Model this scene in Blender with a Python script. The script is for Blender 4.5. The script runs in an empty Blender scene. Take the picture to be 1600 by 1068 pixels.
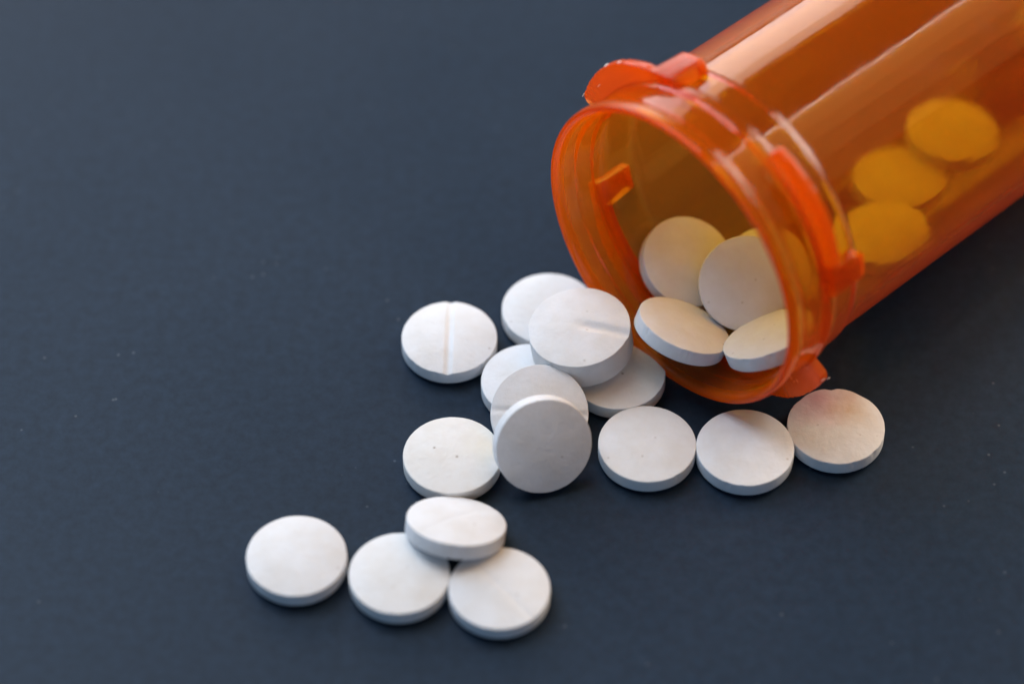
import bpy, math, random
from mathutils import Vector, Matrix, noise

# ------------------------------------------------------------------ camera, world, lights
MM = 0.001
scene = bpy.context.scene
col = scene.collection
ELEV, DIST = math.radians(49.2), 0.318
VIEW = Vector((0, -math.cos(ELEV), math.sin(ELEV)))
RIGHT = Vector((1, 0, 0))
UPV = Vector((0, math.sin(ELEV), math.cos(ELEV)))
cam_data = bpy.data.cameras.new("camera")
cam = bpy.data.objects.new("camera", cam_data)
col.objects.link(cam)
cam.location = VIEW * DIST
cam.rotation_euler = (math.pi / 2 - ELEV, 0, 0)
cam_data.lens = 112.5
cam_data.sensor_width = 36
cam_data.clip_start = 0.01
cam_data.clip_end = 50
cam_data.dof.use_dof = True
cam_data.dof.focus_distance = 0.309
cam_data.dof.aperture_fstop = 9.5
scene.camera = cam

world = bpy.data.worlds.new("World")
scene.world = world
world.use_nodes = True
bg = world.node_tree.nodes["Background"]
bg.inputs[0].default_value = (0.66, 0.80, 1.0, 1)
bg.inputs[1].default_value = 0.06

def area(name, direction, dist, w, h, radiance, color):
    d = Vector(direction).normalized()
    L = bpy.data.lights.new(name, 'AREA')
    L.shape = 'RECTANGLE'; L.size = w; L.size_y = h
    L.energy = radiance * math.pi * w * h
    L.color = color
    o = bpy.data.objects.new(name, L); col.objects.link(o)
    o.location = d * dist
    o.rotation_euler = d.to_track_quat('Z', 'Y').to_euler()
    return o
# the bottle's axis; lamps above and behind it are long panels whose edges run along the bottle
AXH = Vector((math.cos(math.radians(43.12)), math.sin(math.radians(43.12)), 0))
SIDE = Vector((AXH.y, -AXH.x, 0))
def panel(name, a0, a1, radiance, color, dist=1.1, length=1.1, along=0.46):
    """Rectangular window lamp seen from the bottle between the elevations a0 and a1 (degrees, 0 = right, 90 = overhead, 180 = left)."""
    am = math.radians((a0+a1)/2)
    perp = SIDE*math.cos(am) + Vector((0, 0, 1))*math.sin(am)
    k = math.sqrt(1-along*along)
    o = area(name, (0, 0, 1), 1, length, 2*dist*k*math.tan(math.radians(abs(a1-a0))/2), radiance, color)
    o.location = (AXH*along + perp*k)*dist
    Z = perp; X = AXH; Y = Z.cross(X)
    M = Matrix((X, Y, Z)).transposed()
    o.rotation_euler = M.to_euler()
panel("back_window_light", 148, 178, 3.8, (0.97, 0.96, 0.98))
panel("back_fade_light", 139, 148, 2.4, (1.0, 0.95, 0.90))  # dimmer lamp added to soften the lower edge of the bottle's highlight
for k, (a0, a1, rad) in enumerate(((89.2, 90.8, 7.0), (84, 89, 2.2), (77, 84, 1.8), (67, 77, 1.3), (52, 67, 0.85), (34, 52, 0.45))):
    panel("overhead_fade_lamp", a0, a1, rad, (1.0, 0.95, 0.90) if k == 0 else (1.0, 0.56, 0.17))  # added lamps, stepped in strength to fade the bottle's sheen; warm tint for its haze
area("rear_fill_light", (0.72, 0.56, 0.41), 1.0, 0.55, 0.55, 8.5, (1.0, 0.94, 0.85))  # added lamp beyond the base, brightening the tablets through the amber wall
area("left_window_light", (-0.62, 0.48, 0.62), 0.72, 0.52, 0.52, 2.3, (0.29, 0.60, 1.0))
area("overhead_fill_light", (-0.34, 0.28, 0.90), 1.1, 0.70, 0.70, 3.9, (0.92, 0.96, 1.0))  # added fill from above, placed clear of the bottle wall's reflections
area("front_fill_light", (-0.18, -0.86, 0.40), 1.2, 1.3, 0.7, 0.78, (0.28, 0.58, 1.0))

scene.view_settings.view_transform = 'Standard'
scene.view_settings.look = 'None'
scene.view_settings.exposure = 0.24
scene.view_settings.gamma = 1
cy = scene.cycles
cy.use_denoising = True
cy.max_bounces = 20
cy.transmission_bounces = 18
cy.transparent_max_bounces = 16
cy.diffuse_bounces = 5
cy.glossy_bounces = 8
cy.sample_clamp_indirect = 25
cy.blur_glossy = 0.6
cy.caustics_reflective = True
cy.caustics_refractive = True

BC = Vector((14.65, -4.65, 17.5)) * MM
AZ, TILT = math.radians(43.12), math.radians(-1.6)
A = Vector((math.cos(TILT)*math.cos(AZ), math.cos(TILT)*math.sin(AZ), math.sin(TILT)))
E1 = Vector((-math.sin(AZ), math.cos(AZ), 0))
E2 = A.cross(E1)
if E2.z < 0: E2 = -E2
AX = A
# ------------------------------------------------------------------ materials
def new_mat(name):
    m = bpy.data.materials.new(name); m.use_nodes = True
    nt = m.node_tree; nt.nodes.clear()
    out = nt.nodes.new('ShaderNodeOutputMaterial')
    return m, nt, out
def node(nt, t, **kw):
    n = nt.nodes.new(t)
    for k, v in kw.items():
        if k.startswith('i_'):
            n.inputs[k[2:].replace('_', ' ')].default_value = v
        else: setattr(n, k, v)
    return n
def ramp(nt, src, p0, c0, p1, c1):
    r = nt.nodes.new('ShaderNodeValToRGB')
    r.color_ramp.elements[0].position = p0; r.color_ramp.elements[0].color = (*c0, 1)
    r.color_ramp.elements[1].position = p1; r.color_ramp.elements[1].color = (*c1, 1)
    nt.links.new(src, r.inputs[0]); return r
def mixc(nt, fac, a, b):
    m = nt.nodes.new('ShaderNodeMix'); m.data_type = 'RGBA'
    for sock, v in ((m.inputs[0], fac), (m.inputs[6], a), (m.inputs[7], b)):
        if hasattr(v, 'links'): nt.links.new(v, sock)
        elif isinstance(v, tuple): sock.default_value = (*v, 1)
        else: sock.default_value = v
    return m.outputs[2]

def slate_material():
    m, nt, out = new_mat("dark_slate_tabletop")
    tc = node(nt, 'ShaderNodeTexCoord')
    p = node(nt, 'ShaderNodeBsdfPrincipled')
    n1 = node(nt, 'ShaderNodeTexNoise', i_Scale=28.0, i_Detail=3.0, i_Roughness=0.6)
    n2 = node(nt, 'ShaderNodeTexNoise', i_Scale=900.0, i_Detail=4.0, i_Roughness=0.7)
    for n in (n1, n2): nt.links.new(tc.outputs['Object'], n.inputs['Vector'])
    p.inputs['Specular IOR Level'].default_value = 0.14
    base = ramp(nt, n1.outputs[0], 0.3, (0.0092, 0.0205, 0.039), 0.7, (0.0110, 0.0233, 0.0435))
    fine = ramp(nt, n2.outputs[0], 0.35, (0.78,)*3, 0.7, (1.22,)*3)
    mul = node(nt, 'ShaderNodeMix', data_type='RGBA', blend_type='MULTIPLY'); mul.inputs[0].default_value = 1
    nt.links.new(base.outputs[0], mul.inputs[6]); nt.links.new(fine.outputs[0], mul.inputs[7])
    # scattered pale specks of dust
    v = node(nt, 'ShaderNodeTexVoronoi', i_Scale=800.0, i_Randomness=1.0)
    nt.links.new(tc.outputs['Object'], v.inputs['Vector'])
    dot = ramp(nt, v.outputs['Distance'], 0.06, (1, 1, 1), 0.16, (0, 0, 0))
    gate = node(nt, 'ShaderNodeSeparateColor'); nt.links.new(v.outputs['Color'], gate.inputs[0])
    patch = node(nt, 'ShaderNodeTexNoise', i_Scale=60.0, i_Detail=2.0)
    nt.links.new(tc.outputs['Object'], patch.inputs['Vector'])
    pick = node(nt, 'ShaderNodeMath', operation='MULTIPLY'); nt.links.new(gate.outputs[0], pick.inputs[0]); nt.links.new(patch.outputs[0], pick.inputs[1])
    g2 = node(nt, 'ShaderNodeMath', operation='GREATER_THAN'); g2.inputs[1].default_value = 0.47
    nt.links.new(pick.outputs[0], g2.inputs[0])
    fac = node(nt, 'ShaderNodeMath', operation='MULTIPLY'); nt.links.new(dot.outputs[0], fac.inputs[0]); nt.links.new(g2.outputs[0], fac.inputs[1])
    f2 = node(nt, 'ShaderNodeMath', operation='MULTIPLY'); f2.inputs[1].default_value = 0.13; nt.links.new(fac.outputs[0], f2.inputs[0])
    c = mixc(nt, f2.outputs[0], mul.outputs[2], (0.34, 0.38, 0.42))
    nt.links.new(c, p.inputs['Base Color'])
    rr = ramp(nt, n1.outputs[0], 0.3, (0.40,)*3, 0.7, (0.47,)*3)
    nt.links.new(rr.outputs[0], p.inputs['Roughness'])
    b = node(nt, 'ShaderNodeBump', i_Strength=0.25, i_Distance=0.00006)
    nt.links.new(n2.outputs[0], b.inputs['Height']); nt.links.new(b.outputs[0], p.inputs['Normal'])
    nt.links.new(p.outputs[0], out.inputs[0])
    return m

def pill_material(name, base=(0.695, 0.70, 0.715), stain=None, seed=0.0, speck=0.5):
    m, nt, out = new_mat(name)
    tc = node(nt, 'ShaderNodeTexCoord')
    mp = node(nt, 'ShaderNodeMapping'); mp.inputs['Location'].default_value = (seed*0.013, seed*0.007, seed*0.011)
    nt.links.new(tc.outputs['Object'], mp.inputs['Vector'])
    p = node(nt, 'ShaderNodeBsdfPrincipled', i_Roughness=0.62)
    p.inputs['Specular IOR Level'].default_value = 0.35
    p.inputs['Subsurface Weight'].default_value = 0.14
    p.inputs['Subsurface Radius'].default_value = (1.0, 0.9, 0.8)
    p.inputs['Subsurface Scale'].default_value = 0.0006
    n1 = node(nt, 'ShaderNodeTexNoise', i_Scale=330.0, i_Detail=4.0, i_Roughness=0.6)
    n2 = node(nt, 'ShaderNodeTexNoise', i_Scale=2600.0, i_Detail=3.0, i_Roughness=0.7)
    for n in (n1, n2): nt.links.new(mp.outputs[0], n.inputs['Vector'])
    dirty = tuple(v*f for v, f in zip(base, (0.92, 0.89, 0.85)))
    c0 = ramp(nt, n1.outputs[0], 0.38, base, 0.72, dirty).outputs[0]
    # tiny grey-brown specks
    v = node(nt, 'ShaderNodeTexVoronoi', i_Scale=900.0, i_Randomness=1.0)
    nt.links.new(mp.outputs[0], v.inputs['Vector'])
    dot = ramp(nt, v.outputs['Distance'], 0.05, (1, 1, 1), 0.17, (0, 0, 0))
    gate = node(nt, 'ShaderNodeSeparateColor'); nt.links.new(v.outputs['Color'], gate.inputs[0])
    g2 = node(nt, 'ShaderNodeMath', operation='GREATER_THAN'); g2.inputs[1].default_value = 0.93
    nt.links.new(gate.outputs[1], g2.inputs[0])
    fac = node(nt, 'ShaderNodeMath', operation='MULTIPLY'); nt.links.new(dot.outputs[0], fac.inputs[0]); nt.links.new(g2.outputs[0], fac.inputs[1])
    f2 = node(nt, 'ShaderNodeMath', operation='MULTIPLY'); f2.inputs[1].default_value = speck; nt.links.new(fac.outputs[0], f2.inputs[0])
    c = mixc(nt, f2.outputs[0], c0, (0.28, 0.22, 0.16))
    for st in (stain or []):
        pos, rad, colr, amt = st
        sub = node(nt, 'ShaderNodeVectorMath', operation='DISTANCE'); sub.inputs[1].default_value = tuple(q*MM for q in pos)
        wn = node(nt, 'ShaderNodeTexNoise', i_Scale=420.0, i_Detail=4.0)
        nt.links.new(mp.outputs[0], wn.inputs['Vector'])
        nt.links.new(tc.outputs['Object'], sub.inputs[0])
        nz = node(nt, 'ShaderNodeMath', operation='MULTIPLY_ADD'); nz.inputs[1].default_value = 0.0035; nz.inputs[2].default_value = -0.00175
        nt.links.new(wn.outputs[0], nz.inputs[0])
        ad = node(nt, 'ShaderNodeMath', operation='ADD'); nt.links.new(sub.outputs['Value'], ad.inputs[0]); nt.links.new(nz.outputs[0], ad.inputs[1])
        mr = node(nt, 'ShaderNodeMapRange'); mr.inputs[1].default_value = 0; mr.inputs[2].default_value = rad*MM
        mr.inputs[3].default_value = amt; mr.inputs[4].default_value = 0
        nt.links.new(ad.outputs[0], mr.inputs[0])
        c = mixc(nt, mr.outputs[0], c, colr)
    nt.links.new(c, p.inputs['Base Color'])
    b1 = node(nt, 'ShaderNodeBump', i_Strength=0.6, i_Distance=0.00006)
    b2 = node(nt, 'ShaderNodeBump', i_Strength=0.5, i_Distance=0.00014)
    nt.links.new(n2.outputs[0], b1.inputs['Height']); nt.links.new(n1.outputs[0], b2.inputs['Height'])
    nt.links.new(b1.outputs[0], b2.inputs['Normal']); nt.links.new(b2.outputs[0], p.inputs['Normal'])
    nt.links.new(p.outputs[0], out.inputs[0])
    return m

def amber_material(name, lip=False, haze=0.19, density=2050.0, vol=(0.995, 0.872, 0.0), rough=0.07, diff=(1.0, 0.23, 0.0), back=0.25):
    m, nt, out = new_mat(name)
    g = node(nt, 'ShaderNodeBsdfPrincipled', i_Roughness=rough, i_IOR=1.49)
    g.inputs['Base Color'].default_value = (1, 1, 1, 1)
    g.inputs['Transmission Weight'].default_value = 1
    tr = node(nt, 'ShaderNodeBsdfTranslucent'); tr.inputs[0].default_value = (*diff, 1)
    df = node(nt, 'ShaderNodeBsdfDiffuse'); df.inputs[0].default_value = (*diff, 1)
    m1 = node(nt, 'ShaderNodeMixShader'); m1.inputs[0].default_value = back
    nt.links.new(tr.outputs[0], m1.inputs[1]); nt.links.new(df.outputs[0], m1.inputs[2])
    m2 = node(nt, 'ShaderNodeMixShader'); m2.inputs[0].default_value = haze
    nt.links.new(g.outputs[0], m2.inputs[1]); nt.links.new(m1.outputs[0], m2.inputs[2])
    nt.links.new(m2.outputs[0], out.inputs[0])
    tc = node(nt, 'ShaderNodeTexCoord')
    if lip:      # the moulded rim is thicker and cloudier than the wall
        dp = node(nt, 'ShaderNodeVectorMath', operation='DOT_PRODUCT'); dp.inputs[1].default_value = tuple(AX)
        nt.links.new(tc.outputs['Object'], dp.inputs[0])
        sc_ = node(nt, 'ShaderNodeMath', operation='MULTIPLY'); sc_.inputs[1].default_value = 100.0      # 0..10 mm from the mouth
        nt.links.new(dp.outputs['Value'], sc_.inputs[0])
        cr = ramp(nt, sc_.outputs[0], 0.03, (0.60,)*3, 0.14, (0.34,)*3)
        for ps, vl in ((0.5, 0.32), (0.66, haze)):
            e = cr.color_ramp.elements.new(ps); e.color = (vl, vl, vl, 1)
        nt.links.new(cr.outputs[0], m2.inputs[0])
    ns = node(nt, 'ShaderNodeTexNoise', i_Scale=210.0, i_Detail=5.0, i_Roughness=0.65)
    nt.links.new(tc.outputs['Object'], ns.inputs['Vector'])
    nt.links.new(ramp(nt, ns.outputs[0], 0.4, (rough*0.8,)*3, 0.75, (rough*2.2,)*3).outputs[0], g.inputs['Roughness'])
    n1 = node(nt, 'ShaderNodeTexNoise', i_Scale=140.0, i_Detail=3.0)
    nt.links.new(tc.outputs['Object'], n1.inputs['Vector'])
    b = node(nt, 'ShaderNodeBump', i_Strength=0.22, i_Distance=0.0002)
    nt.links.new(n1.outputs[0], b.inputs['Height'])
    b3 = node(nt, 'ShaderNodeBump', i_Strength=0.25, i_Distance=0.00012)
    n3 = node(nt, 'ShaderNodeTexNoise', i_Scale=620.0, i_Detail=4.0)
    nt.links.new(tc.outputs['Object'], n3.inputs['Vector']); nt.links.new(n3.outputs[0], b3.inputs['Height']); nt.links.new(b.outputs[0], b3.inputs['Normal'])
    nt.links.new((b if lip else b3).outputs[0], g.inputs['Normal'])
    va = node(nt, 'ShaderNodeVolumeAbsorption'); va.inputs[0].default_value = (*vol, 1); va.inputs[1].default_value = density
    nt.links.new(va.outputs[0], out.inputs[1])
    return m

# ------------------------------------------------------------------ helpers
def mesh_obj(name, verts, faces, mat, parent=None, smooth=True):
    me = bpy.data.meshes.new(name)
    me.from_pydata([tuple(v) for v in verts], [], faces)
    me.validate(); me.update()
    me.polygons.foreach_set('use_smooth', [smooth]*len(me.polygons))
    me.materials.append(mat)
    o = bpy.data.objects.new(name, me); col.objects.link(o)
    if parent: o.parent = parent
    return o
def tag(o, label=None, cat=None, group=None, kind=None):
    if label: o['label'] = label
    if cat: o['category'] = cat
    if group: o['group'] = group
    if kind: o['kind'] = kind
    return o

# ------------------------------------------------------------------ the surface
def build_tabletop():
    W, H, T, B = 1.4, 1.4, 0.03, 0.004
    x, y = W/2, H/2
    V = [(-x,-y,-B),(x,-y,-B),(x,y,-B),(-x,y,-B),(-x+B,-y+B,0),(x-B,-y+B,0),(x-B,y-B,0),(-x+B,y-B,0),
         (-x,-y,-T),(x,-y,-T),(x,y,-T),(-x,y,-T)]
    F = [(4,5,6,7),(0,1,5,4),(1,2,6,5),(2,3,7,6),(3,0,4,7),(8,9,1,0),(9,10,2,1),(10,11,3,2),(11,8,0,3),(11,10,9,8)]
    tag(mesh_obj("tabletop", V, F, slate_material(), smooth=False), kind='structure')
build_tabletop()

# ------------------------------------------------------------------ pill bottle
def cyl(t, r, ph, wob=0.0):
    return (E1*math.cos(ph) + E2*math.sin(ph))*r*MM + A*t*MM      # relative to the mouth centre

amber = amber_material("amber_plastic", lip=True)
amber_tab = amber_material("amber_tab_plastic", haze=0.45, density=1300.0, vol=(0.985, 0.72, 0.0), rough=0.16, diff=(1.0, 0.20, 0.0), back=0.25)

def chaikin(P, closed=True, it=2, keep=0.22):
    for _ in range(it):
        Q = []
        n = len(P)
        for i in range(n):
            a, b = P[i], P[(i+1) % n]
            L = math.hypot(b[0]-a[0], b[1]-a[1])
            k = min(keep, 0.35/L if L > 0 else keep)      # corner rounding stays small on long runs
            Q.append((a[0]+(b[0]-a[0])*k, a[1]+(b[1]-a[1])*k))
            Q.append((b[0]-(b[0]-a[0])*k, b[1]-(b[1]-a[1])*k))
        P = Q
    return P
bottle = bpy.data.objects.new("pill_bottle", None); col.objects.link(bottle)
bottle.location = BC; bottle.empty_display_size = 0.01
tag(bottle, "open translucent orange pill bottle lying on its side spilling white tablets", "pill bottle")
def build_bottle():
    # (distance from mouth, radius): outside from lip to base, then back along the inside; the two axis points close base and inner floor
    outer = [(0.0,15.55),(0.0,16.08),(1.3,16.1),(1.7,15.75),(4.6,15.7),
             (5.0,15.95),(6.0,15.95),(6.25,15.5),(9.35,15.48),(9.75,15.12),(40.0,15.0),(70.0,14.85),(71.0,14.2),(71.2,12.8),(70.6,11.6)]
    inner = [(69.4,11.6),(69.6,12.9),(69.2,13.6),(40.0,13.85),(9.9,14.0),(9.3,14.25),(5.6,14.4),(5.2,14.65),(2.4,14.75),(2.1,14.98),(0.5,15.15)]
    prof = chaikin(outer + inner, it=2)
    # drop to open strip between last outer and first inner and close with discs
    n = len(prof); S = 448
    V, F = [], []
    for i, (t, r) in enumerate(prof):
        for k in range(S):
            ph = 2*math.pi*k/S
            w = 0.035*noise.noise(Vector((math.cos(ph)*2.2, math.sin(ph)*2.2, t*0.03))) + 0.010*math.sin(9*ph+1.0) + 0.005*noise.noise(Vector((math.cos(ph)*16, math.sin(ph)*16, t*0.02+7)))
            V.append(cyl(t, r + (w if t > 6 else w*0.3), ph))
    # the thick base disc: find where the outer run turns inwards (largest gap in the axial direction near r=11.6)
    cut = max(range(n), key=lambda i: (-abs(prof[i][1]-11.6)*5 + abs(prof[i][0]-prof[(i+1) % n][0]) if prof[i][1] < 12.2 else -99))
    for i in range(n):
        j = (i+1) % n
        if i == cut: continue
        for k in range(S):
            l = (k+1) % S
            F.append((i*S+k, i*S+l, j*S+l, j*S+k))
    a, b = cut, (cut+1) % n
    V.append(cyl(prof[a][0], 0, 0)); V.append(cyl(prof[b][0], 0, 0))
    for k in range(S):
        l = (k+1) % S
        F.append((a*S+k, a*S+l, len(V)-2)); F.append((b*S+l, b*S+k, len(V)-1))
    o = mesh_obj("body", V, F, amber, bottle)
    import bmesh
    bm = bmesh.new(); bm.from_mesh(o.data); bmesh.ops.recalc_face_normals(bm, faces=bm.faces); bm.to_mesh(o.data); bm.free()
build_bottle()

def build_tab(start, seed, peak=18.3):
    """Cap-locking lug: a fin that runs round the neck and ends in a raised block along the bottle."""
    rnd = random.Random(seed)
    V, F = [], []
    steps = [i*0.75 for i in range(0, 72)]          # 0..60 degrees
    prev = None
    for s in steps:
        ph = math.radians(start + s)
        if s < 42:
            u = s/42
            ro = peak - 0.35 + 0.4*math.sin(min(1, u*2.2)*math.pi/2) - 1.1*max(0, (u-0.5)/0.5)**1.6
            if s < 1.6: ro -= ((1.6-s)/1.6)**2*0.35
            te = 6.05
        else:
            u = min(1, (s-42)/1.5)
            ro = 17.2 - 0.35*max(0, (s-44)/10)
            if s > 51.5: ro -= ((s-51.5)/2.25)**2*0.8
            te = 6.05 + u*3.1
        ts, rb = 5.05, 15.3
        j = 0.05*rnd.uniform(-1, 1) if s < 42 else 0.0
        ro += j
        c = 0.22
        sec = [(ts, rb), (ts, ro-c), (ts+c*0.3, ro-c*0.3), (ts+c, ro), (te-c, ro-0.04), (te-c*0.3, ro-c*0.35), (te, ro-c*1.1), (te+0.02, rb)]
        base = len(V)
        for t, r in sec: V.append(cyl(t, r, ph))
        m = len(sec)
        if prev is not None:
            for i in range(m):
                k = (i+1) % m
                F.append((prev+i, prev+k, base+k, base+i))
        else: F.append(tuple(base+i for i in range(m)))
        prev = base
    F.append(tuple(prev+i for i in reversed(range(m))))
    o = mesh_obj("locking_tab", V, F, amber_tab, bottle)
    import bmesh
    bm = bmesh.new(); bm.from_mesh(o.data); bmesh.ops.recalc_face_normals(bm, faces=bm.faces)
    for e in bm.edges:
        if len(e.link_faces) == 2 and e.calc_face_angle(0) > math.radians(38): e.smooth = False
    bm.to_mesh(o.data); bm.free()
    return o
pale = pill_material("glint_flash_plastic", base=(0.85, 0.72, 0.62), seed=9)  # white glints of the lug edges put into a pale base colour
def build_glint_burr(tab, ph_deg, t, r, size, seed):
    """A sliver of moulding flash on a lug edge, pale to stand in for a white glint: a crumpled low-poly flake."""
    rnd = random.Random(seed)
    c = cyl(t, r, math.radians(ph_deg)); tang = (cyl(t, r, math.radians(ph_deg+1)) - c).normalized()
    rad = (c - AX*c.dot(AX)).normalized()
    V, F, n = [], [], 7
    for row in range(3):
        for i in range(n):
            u = i/(n-1)*2-1
            h = (1-u*u)*size*rnd.uniform(0.35, 0.9)*(row-1)*0.6
            V.append(c + tang*u*size*1.6*MM + rad*(h*0.7+0.04)*MM + AX*((row-1)*0.10+rnd.uniform(-.05, .05))*MM)
    for row in range(2):
        for i in range(n-1):
            a = row*n+i; F.append((a, a+1, a+n+1, a+n))
    o = mesh_obj("glint_burr", V, F, pale, tab, smooth=False)
    m = o.modifiers.new("thickness", 'SOLIDIFY'); m.thickness = 0.00005
tabs = [build_tab(st, k+3) for k, st in enumerate((18, 114, 205, 290))]
for k, ph, t, r, sz in ((0, 19.0, 5.1, 17.95, 0.16), (0, 38.5, 5.3, 18.35, 0.26), (0, 46, 5.2, 18.2, 0.13), (0, 30, 5.0, 17.2, 0.12),
                        (2, 205.6, 5.2, 17.9, 0.20), (2, 206.5, 6.0, 18.1, 0.10)):
    build_glint_burr(tabs[k], ph, t, r, sz, int(ph*10))

# ------------------------------------------------------------------ tablets
R = 4.7
def tablet_mesh(name, band, groove=None, seed=0, chip=0, dome=0.5, mat=None):
    """Round biconvex tablet. groove = direction (radians, own frame) of the score line across the upper face, with depth."""
    rnd = random.Random(seed)
    S = 200
    radii = [i/26 for i in range(1, 26)] + [0.985, 0.994]
    V, F = [], []
    off = Vector((seed*3.1, seed*1.7, seed*0.9))
    chips = [(rnd.uniform(0, 2*math.pi), rnd.uniform(0.02, 0.07), rnd.uniform(0.05, 0.17)) for _ in range(2*chip + 5)]
    def edge_wear(ph):
        w = 0.0
        for a, wd, dp in chips:
            d = (ph-a+math.pi) % (2*math.pi) - math.pi
            w += dp*math.exp(-(d/wd)**2)
        return w
    def rim(ph):
        r = R*(1 + 0.0035*noise.noise(Vector((math.cos(ph)*1.3, math.sin(ph)*1.3, 0))+off) + 0.0022*noise.noise(Vector((math.cos(ph)*9, math.sin(ph)*9, 4))+off) + 0.0012*noise.noise(Vector((math.cos(ph)*28, math.sin(ph)*28, 4))+off))
        if seed == 15:                          # the stained tablet has a knocked-in edge
            for a, wd, dp in ((1.62, 0.11, 0.26), (0.95, 0.20, 0.12), (2.35, 0.14, 0.12)):
                d = (ph-a+math.pi) % (2*math.pi) - math.pi
                r -= dp*math.exp(-(d/wd)**2)
        return r
    def top(x, y):
        rr = min(1, math.hypot(x, y)/R)
        z = band/2 + dome*(1-rr*rr)
        z += 0.018*noise.noise(Vector((x*0.8, y*0.8, 0))+off) + 0.014*noise.noise(Vector((x*2.5, y*2.5, 2))+off) + 0.006*noise.noise(Vector((x*7, y*7, 2))+off)
        if seed in (13, 19):
            q = math.hypot(x-0.3, y+0.1); z -= 0.018*math.exp(-((q-0.45)/0.10)**2)
        if groove:
            ga, gd = groove
            d = -x*math.sin(ga) + y*math.cos(ga)
            e = x*math.cos(ga) + y*math.sin(ga)
            fade = min(1, max(0.05, 0.35 + e/2.0)) if seed == 17 else 1
            gw = 0.42 if seed != 17 else 0.62
            q = max(0, 1-abs(d)/(gw*1.25)); q = q*q*(3-2*q)
            z -= gd*fade*q * (1 - 0.15*rr)
        return z
    V.append((0, 0, top(0, 0)))
    for f in radii:
        for k in range(S):
            ph = 2*math.pi*k/S; r = rim(ph)*f; x, y = r*math.cos(ph), r*math.sin(ph)
            V.append((x, y, top(x, y)))
    nt_ = len(radii)
    side = [(1.0, 0.5, 0.06), (1.001, 0.5, 0.16), (1.002, 0.0, 0.0), (1.001, -0.5, -0.16), (1.0, -0.5, -0.06)]
    for f, hb, dz in side:
        for k in range(S):
            ph = 2*math.pi*k/S; w = edge_wear(ph)
            r = rim(ph)*f - (w if hb > 0 else 0)
            z = band*hb - dz - (w*0.6 if hb > 0 and dz < 0.1 else 0)
            if groove and hb > 0:
                ga, gd = groove; x, y = r*math.cos(ph), r*math.sin(ph)
                q = max(0, 1-abs(-x*math.sin(ga)+y*math.cos(ga))/0.52); z -= gd*0.7*q*q*(3-2*q) * (1 if dz < 0.1 else 0.7)
            V.append((r*math.cos(ph), r*math.sin(ph), z))
    low = [0.985, 0.9, 0.75, 0.55, 0.35, 0.15]
    for f in low:
        for k in range(S):
            ph = 2*math.pi*k/S; r = rim(ph)*f
            V.append((r*math.cos(ph), r*math.sin(ph), -band/2 - dome*(1-f*f)))
    V.append((0, 0, -band/2-dome))
    rings = nt_ + len(side) + len(low)
    for k in range(S):
        l = (k+1) % S
        F.append((0, 1+k, 1+l))
        for i in range(rings-1):
            F.append((1+i*S+k, 1+(i+1)*S+k, 1+(i+1)*S+l, 1+i*S+l))
        F.append((1+(rings-1)*S+k, len(V)-1, 1+(rings-1)*S+l))
    V = [(x*MM, y*MM, z*MM) for x, y, z in V]
    return mesh_obj(name, V, F, mat)

white = [pill_material("white_tablet_a", seed=1), pill_material("white_tablet_b", base=(0.71, 0.71, 0.71), seed=2, speck=0.35),
         pill_material("white_tablet_c", base=(0.685, 0.69, 0.705), seed=3)]
stained = pill_material("stained_tablet", base=(0.72, 0.71, 0.71), seed=4, speck=0.6,
    stain=[((-1.6, 3.2, 1.0), 4.4, (0.58, 0.30, 0.34), 0.8), ((1.4, 1.6, 1.2), 2.6, (0.55, 0.38, 0.22), 0.7), ((1.0, 4.3, 0.7), 1.8, (0.50, 0.34, 0.28), 0.5)])
dusty = pill_material("smudged_tablet", base=(0.73, 0.725, 0.71), seed=5, speck=0.8, stain=[((3.4, 1.0, 1.0), 3.4, (0.70, 0.66, 0.52), 0.45)])
GROUP = "white tablets spilled from the orange bottle"
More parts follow.
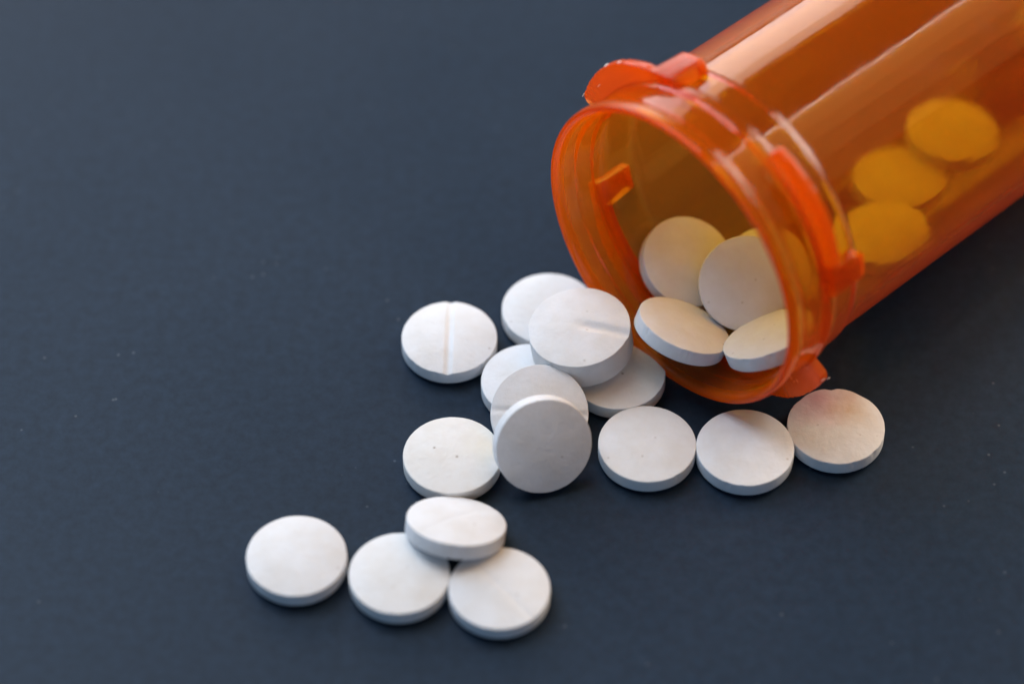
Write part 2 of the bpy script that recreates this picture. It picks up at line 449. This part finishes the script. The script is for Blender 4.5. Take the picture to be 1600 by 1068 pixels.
# position (mm), face normal, band height, groove (screen direction, depth), chips, material, label
P = [
 ((-20.09,-27.99,1.25),(0,0,1),1.5,None,0,white[0],"plain white tablet lying flat at the far lower left end of the spill"),
 ((-10.46,-30.03,1.25),(0,0,1),1.5,None,0,white[1],"plain white tablet carrying the left edge of the tilted tablet"),
 ((-1.18,-31.72,1.25),(0,0,1),1.5,((0.75,-0.66),0.05),1,white[2],"white tablet with faint score line, nearest the camera, under the tilted tablet's right edge"),
 ((-5.73,-15.98,1.25),(0,0,1),1.5,None,1,dusty,"flat white tablet with one dark dot, left of the tablet that faces the camera"),
 ((-6.19,-1.12,1.25),(0,0,1),1.5,((0.03,1.0),0.24),0,white[0],"flat white tablet with a deep score line pointing away, lying alone at left"),
 ((3.69,2.67,1.25),(0,0,1),1.5,None,0,white[1],"white tablet flat behind the thick scored tablet, touching the bottle lip's left side"),
 ((1.68,-6.69,1.25),(0,0,1),1.5,None,1,white[2],"white tablet lying flat beneath both leaning tablets, its left side showing with dark specks"),
 ((10.30,-5.60,1.25),(0,0,1),1.5,None,1,dusty,"shaded cream tablet lying flat under the right edge of the thick scored tablet"),
 ((12.97,-14.60,1.25),(0,0,1),1.5,None,0,white[1],"leftmost of the three flat white tablets in a row before the bottle"),
 ((22.35,-15.04,1.25),(0,0,1),1.5,None,0,white[0],"middle one of the three flat white tablets in a row before the bottle"),
 ((31.23,-12.38,1.25),(0,0,1),1.5,None,2,stained,"pink and brown stained tablet with a knocked edge, right of the bottle mouth"),
 ((-5.27,-25.22,2.65),(0.119,0.398,0.909),1.5,((0.95,0.25),0.04),0,white[2],"white tablet tilted backwards, resting on two flat tablets near the camera"),
 ((6.70,-3.95,5.25),(-0.121,-0.056,0.991),3.3,((0.985,-0.15),0.30),0,white[1],"thick white scored tablet on top of the pile at the bottle mouth"),
 ((2.64,-11.70,2.95),(0.020,-0.487,0.873),1.5,((1.0,-0.06),0.16),0,white[0],"leaning white scored tablet half hidden by the steeper tablet before it"),
 ((2.86,-16.57,4.40),(0.241,-0.831,0.502),1.5,None,0,white[2],"bluish shaded tablet leaning steeply with its face towards the camera"),
 ((17.25,5.13,5.90),(0.283,-0.365,0.887),1.5,None,0,white[0],"yellow lit tablet leaning on the left wall just inside the bottle mouth"),
 ((36.40,6.35,7.90),(-0.150,0.129,0.980),1.5,None,0,white[1],"lowest of the three blurred tablets seen through the orange bottle wall"),
 ((38.74,14.87,7.00),(-0.040,0.116,0.992),1.5,None,1,white[0],"middle of the three blurred tablets seen through the orange bottle wall"),
 ((44.46,20.36,8.20),(0.050,0.066,0.997),1.5,None,0,white[2],"deepest and uppermost of the three blurred tablets inside the orange bottle"),
 ((25.59,4.03,6.00),(0,-0.242,0.970),1.5,None,0,white[2],"tablet mostly hidden in the bottle mouth, its bright yellow top edge peeking out"),
 ((22.94,0.86,7.70),(0,-0.653,0.757),1.5,None,1,white[1],"large looking cream tablet facing out of the bottle mouth beside the rim"),
 ((16.48,-3.91,6.10),(0.342,0.294,0.892),1.5,None,0,white[0],"cream tablet tilted on the lower lip of the bottle mouth, right of the pile"),
 ((25.0,-6.3,7.60),(-0.37,0.40,0.84),1.5,None,2,white[1],"dirty cream tablet slanting up to the right, cut off by the bottle rim"),
]
for i, (pos, nrm, band, gr, chip, mat, label) in enumerate(P):
    N = Vector(nrm).normalized()
    seed = i + 5
    # own x axis = screen right laid into the face plane, so that the groove runs as photographed
    X = (RIGHT - N*RIGHT.dot(N)).normalized(); Y = N.cross(X)
    groove = None
    if gr:
        (sx, sy), depth = gr
        # direction in the face plane whose projection is (sx, sy)
        a, b, c_, d = X.dot(RIGHT), Y.dot(RIGHT), X.dot(UPV), Y.dot(UPV)
        det = a*d-b*c_; gx = (sx*d-b*sy)/det; gy = (a*sy-c_*sx)/det
        groove = (math.atan2(gy, gx), depth)
    o = tablet_mesh("tablet", band, groove, seed, chip, 0.5, mat)
    M = Matrix((X, Y, N)).transposed().to_4x4()
    if band > 2: M = M @ Matrix.Diagonal((1.06, 1.03, 1.0, 1.0))
    M.translation = Vector(pos)*MM
    o.matrix_world = M
    tag(o, label, "tablet", GROUP)
